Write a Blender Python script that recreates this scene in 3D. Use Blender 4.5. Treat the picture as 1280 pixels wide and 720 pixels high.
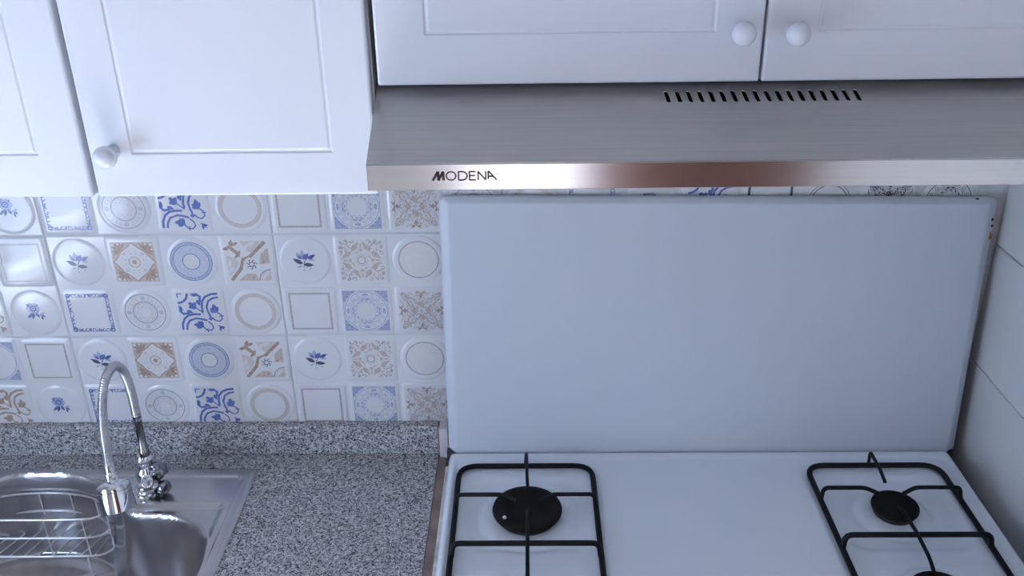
import bpy, bmesh, math, random
import numpy as np
from mathutils import Vector, Matrix
random.seed(7)
for o in list(bpy.data.objects): bpy.data.objects.remove(o, do_unlink=True)
scene = bpy.context.scene
C = scene.collection
S = 1.33                                   # height of the tile course joint above the floor
ZC = S - .449                              # worktop
ZS = S - .409                              # cooker top
XW = 1.652                                 # wall on the right
XL = -.62                                 # wall on the left
YF = -3.0                                  # wall behind the photographer
ZTOP = 2.62

# ------------------------------------------------------------------ camera
def cam_axes(p, y, r):
    cp, sp, cy, sy, cr, sr = math.cos(p), math.sin(p), math.cos(y), math.sin(y), math.cos(r), math.sin(r)
    Z = Matrix(((cy, sy, 0), (-sy, cy, 0), (0, 0, 1)))
    right, up, fw = Z @ Vector((1, 0, 0)), Z @ Vector((0, sp, cp)), Z @ Vector((0, cp, -sp))
    return cr*right + sr*up, -sr*right + cr*up, fw
cam_data = bpy.data.cameras.new('camera')
cam = bpy.data.objects.new('camera', cam_data); C.objects.link(cam)
R_, U_, F_ = cam_axes(.4536, -.0185, -.0158)
M = Matrix((R_, U_, -F_)).transposed().to_4x4()
M.translation = Vector((.8400, -1.4741, .6123 + S))
cam.matrix_world = M
cam_data.sensor_fit = 'HORIZONTAL'; cam_data.sensor_width = 36
cam_data.lens = 1155.84/1280*36
cam_data.clip_start = .05
scene.camera = cam

# ------------------------------------------------------------------ world, sun, daylight in the openings
w = bpy.data.worlds.new('sky'); scene.world = w; w.use_nodes = True
w.node_tree.nodes['Background'].inputs[0].default_value = (.55, .69, 1, 1)
w.node_tree.nodes['Background'].inputs[1].default_value = .6
def light(name, kind, loc, direction, energy, color, size=None):
    l = bpy.data.lights.new(name, kind); l.energy = energy; l.color = color
    if kind == 'AREA': l.shape = 'RECTANGLE'; l.size, l.size_y = size
    o = bpy.data.objects.new(name, l); C.objects.link(o); o.location = loc
    o.rotation_euler = Vector(direction).to_track_quat('-Z', 'Z').to_euler()
    return o
DOOR = (.57, 1.12, 2.08)                   # x0, x1, height of the open back door
el = math.radians(50)
SKY = (.52, .69, 1)
sun = light('sun', 'SUN', (-4, -1.2, 5), (math.cos(el), .03, -math.sin(el)), 165, (.86, .93, 1)); sun.data.angle = .01
light('daylight_in_door', 'AREA', ((DOOR[0]+DOOR[1])/2, YF-.10, DOOR[2]/2), (0, 1, 0), 7, (.90, .90, 1), (.55, 2.06))
WIN = (-1.74, -.80, .72, 1.62)            # y0, y1, z0, z1 of the window in the left wall
light('daylight_in_side_window', 'AREA', (XL-.03, (WIN[0]+WIN[1])/2, (WIN[2]+WIN[3])/2), (1, 0, 0), 18.5, SKY, (.90, .86))
vs = scene.view_settings
vs.view_transform = 'Standard'; vs.look = 'None'; vs.gamma = 1; vs.exposure = 0.08; vs.use_curve_mapping = False

# ------------------------------------------------------------------ materials
def mat(name, col, rough=.5, metal=0, spec=.5, noise=None, bump=None, aniso=0, coat=0):
    """noise=(scale, amount, (sx,sy,sz)) varies the colour; bump=(scale, strength, (sx,sy,sz))"""
    m = bpy.data.materials.new(name); m.use_nodes = True
    nt = m.node_tree; b = nt.nodes['Principled BSDF']
    b.inputs['Base Color'].default_value = (*col, 1); b.inputs['Roughness'].default_value = rough
    b.inputs['Metallic'].default_value = metal; b.inputs['Specular IOR Level'].default_value = spec
    b.inputs['Coat Weight'].default_value = coat
    tc = nt.nodes.new('ShaderNodeTexCoord')
    def nz(scale, sc, detail=4):
        mp = nt.nodes.new('ShaderNodeMapping'); mp.inputs['Scale'].default_value = sc
        nt.links.new(tc.outputs['Object'], mp.inputs[0])
        n = nt.nodes.new('ShaderNodeTexNoise'); n.inputs['Scale'].default_value = scale; n.inputs['Detail'].default_value = detail
        nt.links.new(mp.outputs[0], n.inputs['Vector']); return n
    if noise:
        n = nz(noise[0], noise[2] if len(noise) > 2 else (1, 1, 1))
        r = nt.nodes.new('ShaderNodeValToRGB'); a = noise[1]
        r.color_ramp.elements[0].position = .3; r.color_ramp.elements[1].position = .7
        r.color_ramp.elements[0].color = (*[c*(1-a) for c in col], 1); r.color_ramp.elements[1].color = (*[min(1, c*(1+a)) for c in col], 1)
        nt.links.new(n.outputs[0], r.inputs[0]); nt.links.new(r.outputs[0], b.inputs['Base Color'])
    if bump:
        n = nz(bump[0], bump[2] if len(bump) > 2 else (1, 1, 1))
        bp = nt.nodes.new('ShaderNodeBump'); bp.inputs['Strength'].default_value = bump[1]; bp.inputs['Distance'].default_value = .001
        nt.links.new(n.outputs[0], bp.inputs['Height']); nt.links.new(bp.outputs[0], b.inputs['Normal'])
    if aniso:
        b.inputs['Anisotropic'].default_value = aniso
        cx = nt.nodes.new('ShaderNodeCombineXYZ'); cx.inputs[1].default_value = .5; cx.inputs[2].default_value = .87   # grain runs along x
        nt.links.new(cx.outputs[0], b.inputs['Tangent'])
    return m
def speckle(name, cols, scale, rough):
    m = bpy.data.materials.new(name); m.use_nodes = True
    nt = m.node_tree; b = nt.nodes['Principled BSDF']; b.inputs['Roughness'].default_value = rough
    tc = nt.nodes.new('ShaderNodeTexCoord')
    v = nt.nodes.new('ShaderNodeTexVoronoi'); v.inputs['Scale'].default_value = scale
    nt.links.new(tc.outputs['Object'], v.inputs['Vector'])
    sep = nt.nodes.new('ShaderNodeSeparateColor'); nt.links.new(v.outputs['Color'], sep.inputs[0])
    r = nt.nodes.new('ShaderNodeValToRGB'); r.color_ramp.interpolation = 'CONSTANT'
    e = r.color_ramp.elements
    e[0].position = 0; e[0].color = (*cols[0][1], 1); e[1].position = cols[1][0]; e[1].color = (*cols[1][1], 1)
    for p, c in cols[2:]: x = e.new(p); x.color = (*c, 1)
    nt.links.new(sep.outputs[0], r.inputs[0])
    n = nt.nodes.new('ShaderNodeTexNoise'); n.inputs['Scale'].default_value = scale*.55; n.inputs['Detail'].default_value = 3
    nt.links.new(tc.outputs['Object'], n.inputs['Vector'])
    mx = nt.nodes.new('ShaderNodeMix'); mx.data_type = 'RGBA'; mx.blend_type = 'MULTIPLY'; mx.inputs[0].default_value = .55
    r2 = nt.nodes.new('ShaderNodeValToRGB'); r2.color_ramp.elements[0].position = .35; r2.color_ramp.elements[1].position = .6
    r2.color_ramp.elements[0].color = (.35, .35, .37, 1)
    nt.links.new(n.outputs[0], r2.inputs[0]); nt.links.new(r.outputs[0], mx.inputs[6]); nt.links.new(r2.outputs[0], mx.inputs[7])
    nt.links.new(mx.outputs[2], b.inputs['Base Color'])
    return m
MT = dict(
    cab=mat('white_cabinet_foil', (.79, .805, .85), .38, noise=(3, .012), bump=(400, .02)),
    cabin=mat('cabinet_carcass', (.70, .70, .72), .5, noise=(4, .03)),
    knob=mat('white_plastic_knob', (.72, .74, .80), .25, noise=(20, .02)),
    tile=mat('glazed_tile', (.73, .73, .74), .12, noise=(9, .02), bump=(30, .02)),
    grout=mat('grout', (.68, .68, .68), .8, noise=(60, .08)),
    ptile=mat('plain_glazed_tile', (.66, .66, .65), .16, noise=(5, .03), bump=(18, .03)),
    blue=mat('print_blue', (.12, .17, .43), .2, noise=(120, .2)),
    lblue=mat('print_light_blue', (.38, .42, .58), .2, noise=(300, .3)),
    pblue=mat('print_pale_blue', (.60, .62, .70), .2, noise=(300, .08)),
    navy=mat('print_navy', (.10, .11, .17), .2, noise=(120, .2)),
    brown=mat('print_brown', (.42, .31, .25), .2, noise=(160, .25)),
    tan=mat('print_tan', (.55, .47, .42), .2, noise=(220, .12)),
    beige=mat('print_beige', (.63, .585, .55), .2, noise=(220, .06)),
    grey=mat('print_grey', (.40, .38, .41), .2, noise=(220, .15)),
    cream=mat('print_cream', (.72, .71, .70), .2, noise=(120, .03)),
    steel=mat('brushed_steel_hood', (.50, .49, .48), .36, 1, noise=(6, .05, (1, 60, 60)), bump=(9, .05, (1, 90, 90)), aniso=.75),
    fascia=mat('brushed_steel_fascia', (.72, .69, .67), .22, 1, noise=(6, .04, (1, 60, 60)), bump=(9, .02, (1, 90, 90)), aniso=.8),
    sink=mat('satin_steel_sink', (.56, .55, .56), .26, 1, noise=(12, .05), bump=(300, .02, (1, 12, 1))),
    chrome=mat('chrome', (.82, .83, .86), .06, 1, noise=(8, .03)),
    dchrome=mat('dark_chrome', (.30, .30, .32), .12, 1, noise=(8, .05)),
    hose=mat('ribbed_steel_hose', (.62, .62, .65), .30, 1, noise=(30, .05)),
    wire=mat('steel_wire', (.88, .87, .87), .3, 1, noise=(30, .05)),
    granite=speckle('speckled_granite', [(0, (.045, .045, .05)), (.12, (.20, .205, .22)), (.34, (.42, .425, .44)), (.60, (.60, .60, .62)), (.85, (.76, .76, .77))], 420, .32),
    edge=mat('worn_brown_edge', (.24, .175, .155), .6, noise=(25, .35, (1, 1, .4))),
    seal=mat('white_sealant', (.74, .70, .71), .5, noise=(30, .12)),
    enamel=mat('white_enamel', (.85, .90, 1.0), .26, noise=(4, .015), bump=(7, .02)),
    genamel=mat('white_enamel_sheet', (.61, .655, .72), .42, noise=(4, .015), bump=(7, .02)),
    flange=mat('dirty_white_flange', (.62, .59, .55), .5, noise=(38, .35)),
    iron=mat('black_enamel_iron', (.006, .006, .007), .55, spec=.25, noise=(60, .4), bump=(220, .1)),
    cap=mat('burnt_black_cap', (.008, .006, .006), .7, spec=.2, noise=(45, .6), bump=(160, .25)),
    alu=mat('burner_base', (.02, .018, .017), .6, 0, noise=(40, .3)),
    dark=mat('slot_shade_black', (.006, .006, .007), .8, noise=(30, .2)),
    rust=mat('rust', (.42, .19, .04), .8, noise=(160, .6)),
    scuff=mat('chipped_enamel', (.05, .05, .05), .8, noise=(200, .5)),
    food=mat('crumb', (.70, .64, .55), .7, noise=(200, .15)),
    letter=mat('dark_lettering', (.035, .018, .02), .4, noise=(90, .2)),
    paint=mat('wall_paint', (.44, .41, .41), .7, noise=(3, .03), bump=(80, .05)),
    ceil=mat('ceiling_paint', (.50, .49, .49), .8, noise=(3, .02)),
    floor=mat('floor_tile', (.66, .63, .62), .45, noise=(3, .06)),
    wood=mat('reddish_wood', (.11, .026, .010), .6, noise=(5, .25, (1, 1, .12)), bump=(30, .1, (1, 1, .1))),
    frame=mat('window_frame_paint', (.75, .75, .76), .4, noise=(5, .02)),
    mesh=mat('filter_aluminium', (.45, .45, .45), .45, 1, noise=(80, .2)),
)
gl = bpy.data.materials.new('window_glass'); gl.use_nodes = True
gt = gl.node_tree; gt.nodes.remove(gt.nodes['Principled BSDF'])
g1_, g2_, g3_ = gt.nodes.new('ShaderNodeBsdfTransparent'), gt.nodes.new('ShaderNodeBsdfGlossy'), gt.nodes.new('ShaderNodeMixShader')
g2_.inputs['Roughness'].default_value = .02; g3_.inputs[0].default_value = .08
gt.links.new(g1_.outputs[0], g3_.inputs[1]); gt.links.new(g2_.outputs[0], g3_.inputs[2]); gt.links.new(g3_.outputs[0], gt.nodes['Material Output'].inputs[0])
MT['glass'] = gl

# ------------------------------------------------------------------ helpers
class MB:
    def __init__(s): s.v = []; s.f = []; s.m = []
    def add(s, vs, fs, mi=0):
        b = len(s.v); s.v += [tuple(p) for p in vs]; s.f += [tuple(b+i for i in f) for f in fs]; s.m += [mi]*len(fs)
    def box(s, x0, x1, y0, y1, z0, z1, mi=0):
        s.add([(x, y, z) for x in (x0, x1) for y in (y0, y1) for z in (z0, z1)],
              [(0, 1, 3, 2), (4, 6, 7, 5), (0, 4, 5, 1), (2, 3, 7, 6), (0, 2, 6, 4), (1, 5, 7, 3)], mi)
    def loops(s, L, cap0=False, cap1=True, mi=0, closed=True):
        n = len(L[0]); b = len(s.v)
        for l in L: s.v += [tuple(p) for p in l]
        for i in range(len(L)-1):
            for j in range(n if closed else n-1):
                k = (j+1) % n
                s.f.append((b+i*n+j, b+i*n+k, b+(i+1)*n+k, b+(i+1)*n+j)); s.m.append(mi)
        if cap0: s.f.append(tuple(b+j for j in range(n))[::-1]); s.m.append(mi)
        if cap1: s.f.append(tuple(b+(len(L)-1)*n+j for j in range(n))); s.m.append(mi)
    def lathe(s, prof, loc=(0, 0, 0), axis=(0, 0, 1), n=32, mi=0):
        """prof: list of (radius, height) along axis"""
        q = Vector(axis).normalized().to_track_quat('Z', 'Y'); lo = Vector(loc)
        L = [[lo + q @ Vector((max(r, 1e-5)*math.cos(2*math.pi*k/n), max(r, 1e-5)*math.sin(2*math.pi*k/n), h)) for k in range(n)] for r, h in prof]
        s.loops(L, True, True, mi)
    def tube(s, pts, r, n=10, closed=False, mi=0):
        pts = [Vector(p) for p in pts]; N = len(pts)
        rs = r if isinstance(r, (list, tuple)) else [r]*N
        T = []
        for i in range(N):
            a = pts[(i-1) % N] if (closed or i) else pts[0]; b = pts[(i+1) % N] if (closed or i < N-1) else pts[-1]
            T.append((b-a).normalized())
        u = T[0].orthogonal().normalized(); L = []
        for i in range(N):
            u = (u - T[i]*u.dot(T[i])).normalized(); v = T[i].cross(u)
            L.append([pts[i] + (u*math.cos(2*math.pi*k/n) + v*math.sin(2*math.pi*k/n))*rs[i] for k in range(n)])
        if closed:
            L.append(L[0]); s.loops(L, False, False, mi)
        else: s.loops(L, True, True, mi)
    def build(s, name, mats, parent=None, smooth=None, bevel=0, loc=None):
        me = bpy.data.meshes.new(name); me.from_pydata(s.v, [], s.f)
        if not isinstance(mats, (list, tuple)): mats = [mats]
        for m in mats: me.materials.append(MT[m])
        if len(mats) > 1: me.polygons.foreach_set('material_index', s.m)
        bm = bmesh.new(); bm.from_mesh(me)
        bmesh.ops.remove_doubles(bm, verts=bm.verts, dist=1e-7)
        bmesh.ops.recalc_face_normals(bm, faces=bm.faces)
        bm.to_mesh(me); bm.free()
        if smooth is not None:
            me.polygons.foreach_set('use_smooth', [True]*len(me.polygons))
            me.set_sharp_from_angle(angle=math.radians(smooth))
        o = bpy.data.objects.new(name, me); C.objects.link(o)
        if parent is not None: o.parent = parent
        if loc is not None: o.location = loc
        if bevel:
            b = o.modifiers.new('bevel', 'BEVEL'); b.width = bevel; b.segments = 2; b.limit_method = 'ANGLE'; b.angle_limit = .6
        return o
def root(name, label, cat, group=None):
    o = bpy.data.objects.new(name, None); C.objects.link(o); o.empty_display_size = .05
    o['label'] = label; o['category'] = cat
    if group: o['group'] = group
    return o
def struct(o): o['kind'] = 'structure'; return o
def catmull(P, k=8):
    P = [Vector(p) for p in P]; Q = [P[0]*2-P[1]] + P + [P[-1]*2-P[-2]]; out = []
    for i in range(1, len(Q)-2):
        for t in range(k):
            t /= k; a, b, c, d = Q[i-1:i+3]
            out.append(.5*((2*b)+(c-a)*t+(2*a-5*b+4*c-d)*t*t+(3*b-a-3*c+d)*t**3))
    return out + [P[-1]]
def fillet(P, r, k=5, closed=False):
    P = [Vector(p) for p in P]; N = len(P); out = []
    for i in range(N):
        if not closed and i in (0, N-1): out.append(P[i]); continue
        a, b, c = P[i-1], P[i], P[(i+1) % N]
        d1, d2 = (a-b), (c-b); rr = min(r, d1.length*.48, d2.length*.48)
        p, q = b+d1.normalized()*rr, b+d2.normalized()*rr
        for t in range(k+1):
            t /= k; out.append(p*(1-t)**2 + b*2*t*(1-t) + q*t*t)
    return out
def rrect(x0, x1, z0, z1, r, n=6):
    pts = []
    rr = r if isinstance(r, (list, tuple)) else [r]*4      # corners: x1z1, x0z1, x0z0, x1z0
    for (cx, cz, a0, q) in ((x1, z1, 0, rr[0]), (x0, z1, 90, rr[1]), (x0, z0, 180, rr[2]), (x1, z0, 270, rr[3])):
        sx = 1 if cx == x1 else -1; sz = 1 if cz == z1 else -1
        for k in range(n+1):
            a = math.radians(a0 + 90*k/n)
            pts.append((cx - sx*q + q*math.cos(a), cz - sz*q + q*math.sin(a)))
    return pts

# ------------------------------------------------------------------ the room
def slab(name, m, *boxes):
    b = MB()
    for x in boxes: b.box(*x)
    return struct(b.build(name, m))
slab('floor', 'floor', (XL-.15, XW+.15, YF-.15, .15, -.1, 0))
slab('ceiling', 'ceil', (XL-.15, XW+.15, YF-.15, .15, ZTOP, ZTOP+.1))
wall_back = slab('wall_back', 'grout', (XL, XW, .004, .15, 0, ZTOP))
wall_right = slab('wall_right', 'grout', (XW, XW+.15, YF-.15, .15, 0, ZTOP))
y0, y1, z0, z1 = WIN
slab('wall_left', 'paint', (XL-.15, XL, YF, y0, 0, ZTOP), (XL-.15, XL, y1, .15, 0, ZTOP), (XL-.15, XL, y0, y1, 0, z0), (XL-.15, XL, y0, y1, z1, ZTOP))
slab('wall_front', 'paint', (XL-.15, DOOR[0], YF-.15, YF, 0, ZTOP), (DOOR[1], XW, YF-.15, YF, 0, ZTOP), (DOOR[0], DOOR[1], YF-.15, YF, DOOR[2], ZTOP))
b = MB(); b.box(DOOR[0]-.06, DOOR[0], YF-.02, YF+.02, 0, DOOR[2]+.06); b.box(DOOR[1], DOOR[1]+.06, YF-.02, YF+.02, 0, DOOR[2]+.06)
b.box(DOOR[0], DOOR[1], YF-.02, YF+.02, DOOR[2], DOOR[2]+.06); struct(b.build('trim_1', 'wood'))
b = MB()
for (a0, a1, c0, c1) in ((y0, y0+.04, z0, z1), (y1-.04, y1, z0, z1), (y0+.04, y1-.04, z0, z0+.04), (y0+.04, y1-.04, z1-.04, z1), ((y0+y1)/2-.02, (y0+y1)/2+.02, z0+.04, z1-.04)):
    b.box(XL-.12, XL-.06, a0, a1, c0, c1)
win = struct(b.build('window_1', 'frame'))
for a0, a1 in ((y0+.04, (y0+y1)/2-.02), ((y0+y1)/2+.02, y1-.04)):
    b = MB(); b.box(XL-.095, XL-.089, a0, a1, z0+.04, z1-.04); b.build('pane', 'glass', win)

# plain tiles on the right wall
TH, TW = .2243, .449
def plain_tile_mesh():
    b = MB(); g_ = .0007
    L = []
    for ins, x in ((0, 0), (0, -.006), (.0016, -.0075)):
        L.append([(x, p[0], p[1]) for p in ((-ins-g_, g_+ins), (-ins-g_, TH-g_-ins), (-TW+g_+ins, TH-g_-ins), (-TW+g_+ins, g_+ins))])
    b.loops(L, True, True); return b
first = None
for j in range(2):
    for i in range(8):
        zz = S - .2535 - 3*TH + i*TH
        if first is None: first = o = plain_tile_mesh().build('tile', 'ptile', wall_right)
        else: o = first.copy(); C.objects.link(o); o.parent = wall_right
        o.location = (XW+.003, .003-j*TW, zz)

# ------------------------------------------------------------------ patterned tiles on the back wall
CELL = .1
class Ink:
    """flat print of one 10 cm field, x right, y up, in field units; layers sit a hair above each other"""
    def __init__(s): s.mb = MB(); s.lay = 0; s.mats = []; s.n = 0
    def depth(s): s.n += 1; return -.0002-.00004*s.lay-.000003*min(s.n, 300)-.0000003*s.n
    def mi(s, m):
        if m not in s.mats: s.mats.append(m)
        return s.mats.index(m)
    def poly(s, pts, m, lay=None):
        lay = s.lay if lay is None else lay
        y_ = s.depth(); s.mb.add([(x*CELL, y_, y*CELL) for x, y in pts], [tuple(range(len(pts)))], s.mi(m))
    def strip(s, A, B, m, closed=False):
        n = len(A); y = s.depth()
        vs = [(p[0]*CELL, y, p[1]*CELL) for p in A] + [(p[0]*CELL, y, p[1]*CELL) for p in B]
        fs = [(i, (i+1) % n, n+(i+1) % n, n+i) for i in range(n if closed else n-1)]
        s.mb.add(vs, fs, s.mi(m))
    def ring(s, r0, r1, m, c=(0, 0), n=40, a0=0, a1=360, amp=0, lobes=0, ph=0):
        full = abs(a1-a0) >= 360; k = n if full else n+1
        an = [math.radians(a0 + (a1-a0)*i/n) for i in range(k)]
        f = lambda r, a: (c[0]+(r+amp*math.cos(lobes*a+ph))*math.cos(a), c[1]+(r+amp*math.cos(lobes*a+ph))*math.sin(a))
        s.strip([f(r0, a) for a in an], [f(r1, a) for a in an], m, full)
    def disc(s, r, m, c=(0, 0), n=24, sy=1):
        s.poly([(c[0]+r*math.cos(2*math.pi*i/n), c[1]+r*sy*math.sin(2*math.pi*i/n)) for i in range(n)], m)
    def stroke(s, pts, wd, m, taper=False):
        pts = [Vector((*p, 0)) for p in pts]; A = []; B = []
        for i, p in enumerate(pts):
            t = (pts[min(i+1, len(pts)-1)] - pts[max(i-1, 0)]).normalized(); nrm = Vector((-t.y, t.x, 0))
            ww = wd*.5*(1 if not taper else max(.12, math.sin(math.pi*(i+.35)/(len(pts)-.3))))
            A.append((p+nrm*ww)[:2]); B.append((p-nrm*ww)[:2])
        s.strip(A, B, m)
    def leaf(s, c, ang, ln, wd, m):
        """pointed leaf that starts at c and runs in direction ang (degrees)"""
        a = math.radians(ang); ux, uy = math.cos(a), math.sin(a); pts = []
        for sg, rng in ((1, range(0, 7)), (-1, range(5, 0, -1))):
            for i in rng:
                t = i/6; h = wd*.5*math.sin(math.pi*t**.8)*sg
                pts.append((c[0]+ux*ln*t-uy*h, c[1]+uy*ln*t+ux*h))
        s.poly(pts, m)
    def square(s, h, m, rot=0):
        a = math.radians(rot); q = [(-h, -h), (h, -h), (h, h), (-h, h)]
        s.poly([(x*math.cos(a)-y*math.sin(a), x*math.sin(a)+y*math.cos(a)) for x, y in q], m)
    def frame(s, h0, h1, m):
        f = lambda h: [(-h, -h), (h, -h), (h, h), (-h, h)]
        s.strip(f(h0), f(h1), m, True)

def arc(c, r, a0, a1, n=14): return [(c[0]+r*math.cos(math.radians(a0+(a1-a0)*i/n)), c[1]+r*math.sin(math.radians(a0+(a1-a0)*i/n))) for i in range(n+1)]

def m_flower(k, rose=False):
    d = (lambda x, y: (1.2*(x-.02), 1.2*(y+.02)))
    k.lay = 0
    if not rose:
        k.leaf(d(-.02, .0), 125, .16, .09, 'lblue'); k.leaf(d(.0, -.01), 95, .19, .10, 'lblue'); k.leaf(d(.01, .0), 62, .13, .07, 'blue')
        k.lay = 1; k.leaf(d(-.02, .01), 140, .10, .04, 'blue'); k.leaf(d(0, .0), 80, .10, .03, 'blue')
        k.leaf(d(.05, .0), 75, .13, .05, 'blue'); k.leaf(d(.07, .01), 30, .16, .07, 'blue'); k.leaf(d(.07, .0), -8, .12, .045, 'lblue'); k.leaf(d(.10, .0), 52, .10, .03, 'navy')
        k.lay = 2; k.leaf(d(-.01, -.07), 150, .20, .08, 'navy'); k.leaf(d(.0, -.08), -5, .18, .075, 'navy'); k.leaf(d(-.02, -.10), 200, .12, .03, 'lblue')
        k.stroke([d(0, -.13), d(.01, -.05), d(.05, .02)], .014, 'navy'); k.disc(.018, 'lblue', d(.0, -.17), 8); k.disc(.016, 'lblue', d(.09, -.15), 8); k.disc(.012, 'lblue', d(.04, -.13), 8)
    else:
        for a in range(0, 360, 60): k.disc(.055, 'lblue', d(.06*math.cos(math.radians(a)), .06+.055*math.sin(math.radians(a))), 10)
        k.lay = 1; k.disc(.06, 'blue', d(0, .06), 12); k.leaf(d(-.05, .09), 130, .08, .04, 'blue'); k.leaf(d(.05, .1), 40, .06, .03, 'blue')
        k.lay = 2; k.leaf(d(-.01, -.02), 215, .16, .06, 'blue'); k.leaf(d(0, -.02), 245, .13, .05, 'navy'); k.leaf(d(.02, -.01), 300, .12, .06, 'blue')
        k.leaf(d(.08, -.03), -35, .12, .05, 'blue'); k.leaf(d(.09, -.05), 35, .10, .045, 'lblue'); k.leaf(d(.10, -.07), -80, .08, .035, 'navy')
        k.ring(.02, .032, 'pblue', d(0, .06), 14)
def m_lace_frame(k, m='blue'):
    n = 11; h = .345
    for s_ in range(4):
        a = math.radians(90*s_)
        for i in range(n):
            t = -h + 2*h*(i+.5)/n
            x, y = t, h
            c = (x*math.cos(a)-y*math.sin(a), x*math.sin(a)+y*math.cos(a))
            k.lay = i % 2
            k.ring(.022, .034, m, c, 10, 40*(i % 5), 40*(i % 5)+250)
            if i % 3 == 0: k.disc(.016, m, c, 6)
        c = (h*math.cos(a)-h*math.sin(a), h*math.sin(a)+h*math.cos(a))
        k.lay = 2; k.ring(.024, .044, m, c, 12)
    k.lay = 0; k.frame(.372, .380, m)
def m_star(k):
    H = .38; k.lay = 0
    k.square(H, 'tan'); k.lay = 1
    st = []
    for i in range(8):
        r = .385 if i % 2 == 0 else .30
        a = math.radians(45*i)
        st.append((r*math.cos(a), r*math.sin(a)))
    cv = []
    for i in range(8):
        p, q = Vector(st[i]), Vector(st[(i+1) % 8]); m_ = (p+q)/2*.93
        for t in (0, .25, .5, .75): cv.append(tuple((p*(1-t)**2 + m_*2*t*(1-t) + q*t*t)))
    k.poly([(x*1.0, y*1.0) for x, y in cv], 'brown'); k.lay = 2; k.poly([(x*.93, y*.93) for x, y in cv], 'cream')
    for s_ in range(4):
        a = 45+90*s_; ca, sa = math.cos(math.radians(a)), math.sin(math.radians(a)); k.lay = 3
        for da in (-75, -48, -16, 16, 48, 75): k.leaf((.34*ca*1.41*.64, .34*sa*1.41*.64), a+da, .17, .05, 'brown')
        for r in (.40, .45): k.ring(.018, .03, 'brown', (r*ca, r*sa), 8)
        k.disc(.028, 'cream', (.47*ca, .47*sa), 8)
        for t in (-.07, .07): k.disc(.018, 'cream', (.41*ca-t*sa, .41*sa+t*ca), 8)
    k.lay = 3; k.ring(.095, .108, 'brown', n=24); k.ring(.07, .078, 'tan', n=20); k.disc(.042, 'brown', n=14)
    for i in range(12):
        a = math.radians(30*i+15); k.disc(.0115, 'lblue', (.165*math.cos(a), .165*math.sin(a)), 6)
        if i % 3 == 1:
            c = (.225*math.cos(a), .225*math.sin(a)); k.ring(.016, .027, 'grey', c, 8)
        else: k.disc(.009, 'grey', (.215*math.cos(a), .215*math.sin(a)), 5)
def m_rings(k):
    k.lay = 0; k.disc(.372, 'pblue', n=48); k.lay = 1; k.ring(.315, .372, 'lblue', n=48); k.lay = 2; k.ring(.335, .341, 'pblue', n=48); k.ring(.35, .355, 'pblue', n=48); k.ring(.362, .372, 'blue', n=48); k.ring(.31, .318, 'blue', n=48)
    k.ring(.14, .165, 'lblue', n=36); k.lay = 3; k.disc(.14, 'cream', n=32); k.ring(.146, .152, 'blue', n=32)
    for r in (.19, .22, .25, .28): k.ring(r, r+.005, 'lblue', n=40, amp=.006, lobes=20, ph=r*300)
def m_cross(k):
    H = .38; k.lay = 0
    k.poly([(-.10, .38), (.30, .38), (.08, .16), (-.02, .22)], 'beige'); k.poly([(-.38, .12), (-.20, .05), (-.16, -.06), (-.36, -.30)], 'beige')
    k.poly([(.38, -.04), (.38, .26), (.24, .14), (.20, -.06)], 'tan'); k.poly([(-.22, -.38), (.16, -.38), (.10, -.24), (-.04, -.24)], 'tan'); k.poly([(.20, -.38), (.38, -.38), (.38, -.20)], 'beige')
    for c, a in (((-.30, .02), 250), ((-.26, -.10), 230), ((.02, .30), 20), ((-.05, .20), 60)): k.leaf(c, a, .16, .07, 'cream')
    k.lay = 2
    k.stroke([(-.33, -.37), (-.14, -.14), (-.08, .04), (.04, .08), (.34, .37)], .062, 'brown')
    k.stroke([(-.08, .05), (-.16, .14), (-.26, .24), (-.32, .30)], .075, 'brown', True); k.leaf((-.27, .26), 80, .16, .08, 'brown'); k.leaf((-.30, .25), 190, .12, .07, 'brown'); k.leaf((-.16, .12), 60, .10, .06, 'brown'); k.leaf((-.15, .12), 215, .10, .05, 'brown')
    k.leaf((-.24, .30), 30, .12, .06, 'brown')
    k.lay = 3; k.disc(.034, 'cream', (-.10, .10), 10); k.disc(.12, 'cream', (.04, -.05), 18)
    k.lay = 4
    for i in range(7):
        a = 51*i; k.ring(.018, .032, 'navy', (.06+.065*math.cos(math.radians(a)), -.06+.065*math.sin(math.radians(a))), 8, a, a+230)
    k.disc(.022, 'brown', (.27, -.02), 8); k.disc(.022, 'brown', (.06, -.31), 8)
    k.ring(.20, .226, 'grey', (.38, -.38), 14, 90, 180); k.ring(.17, .18, 'tan', (.38, -.38), 14, 90, 180); k.ring(.06, .09, 'tan', (.38, -.38), 8, 90, 180)
def m_plate(k):
    k.lay = 0; k.ring(.355, .372, 'grey', n=48); k.ring(.205, .225, 'grey', n=40); k.ring(.18, .186, 'grey', n=36); k.ring(.238, .243, 'tan', n=40)
    k.lay = 1; k.ring(.135, .147, 'tan', n=48, amp=.018, lobes=8); k.ring(.10, .108, 'tan', n=48, amp=.014, lobes=8)
    for i in range(4):
        a = math.radians(90*i); c = (.29*math.cos(a), .29*math.sin(a)); k.ring(.026, .038, 'grey', c, 12); k.disc(.014, 'grey', c, 8)
    for i in range(24):
        a = 15*i+7
        if i % 6 in (0, 5): continue
        k.ring(.022, .030, 'tan', (.29*math.cos(math.radians(a)), .29*math.sin(math.radians(a))), 7, a, a+200)
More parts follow.
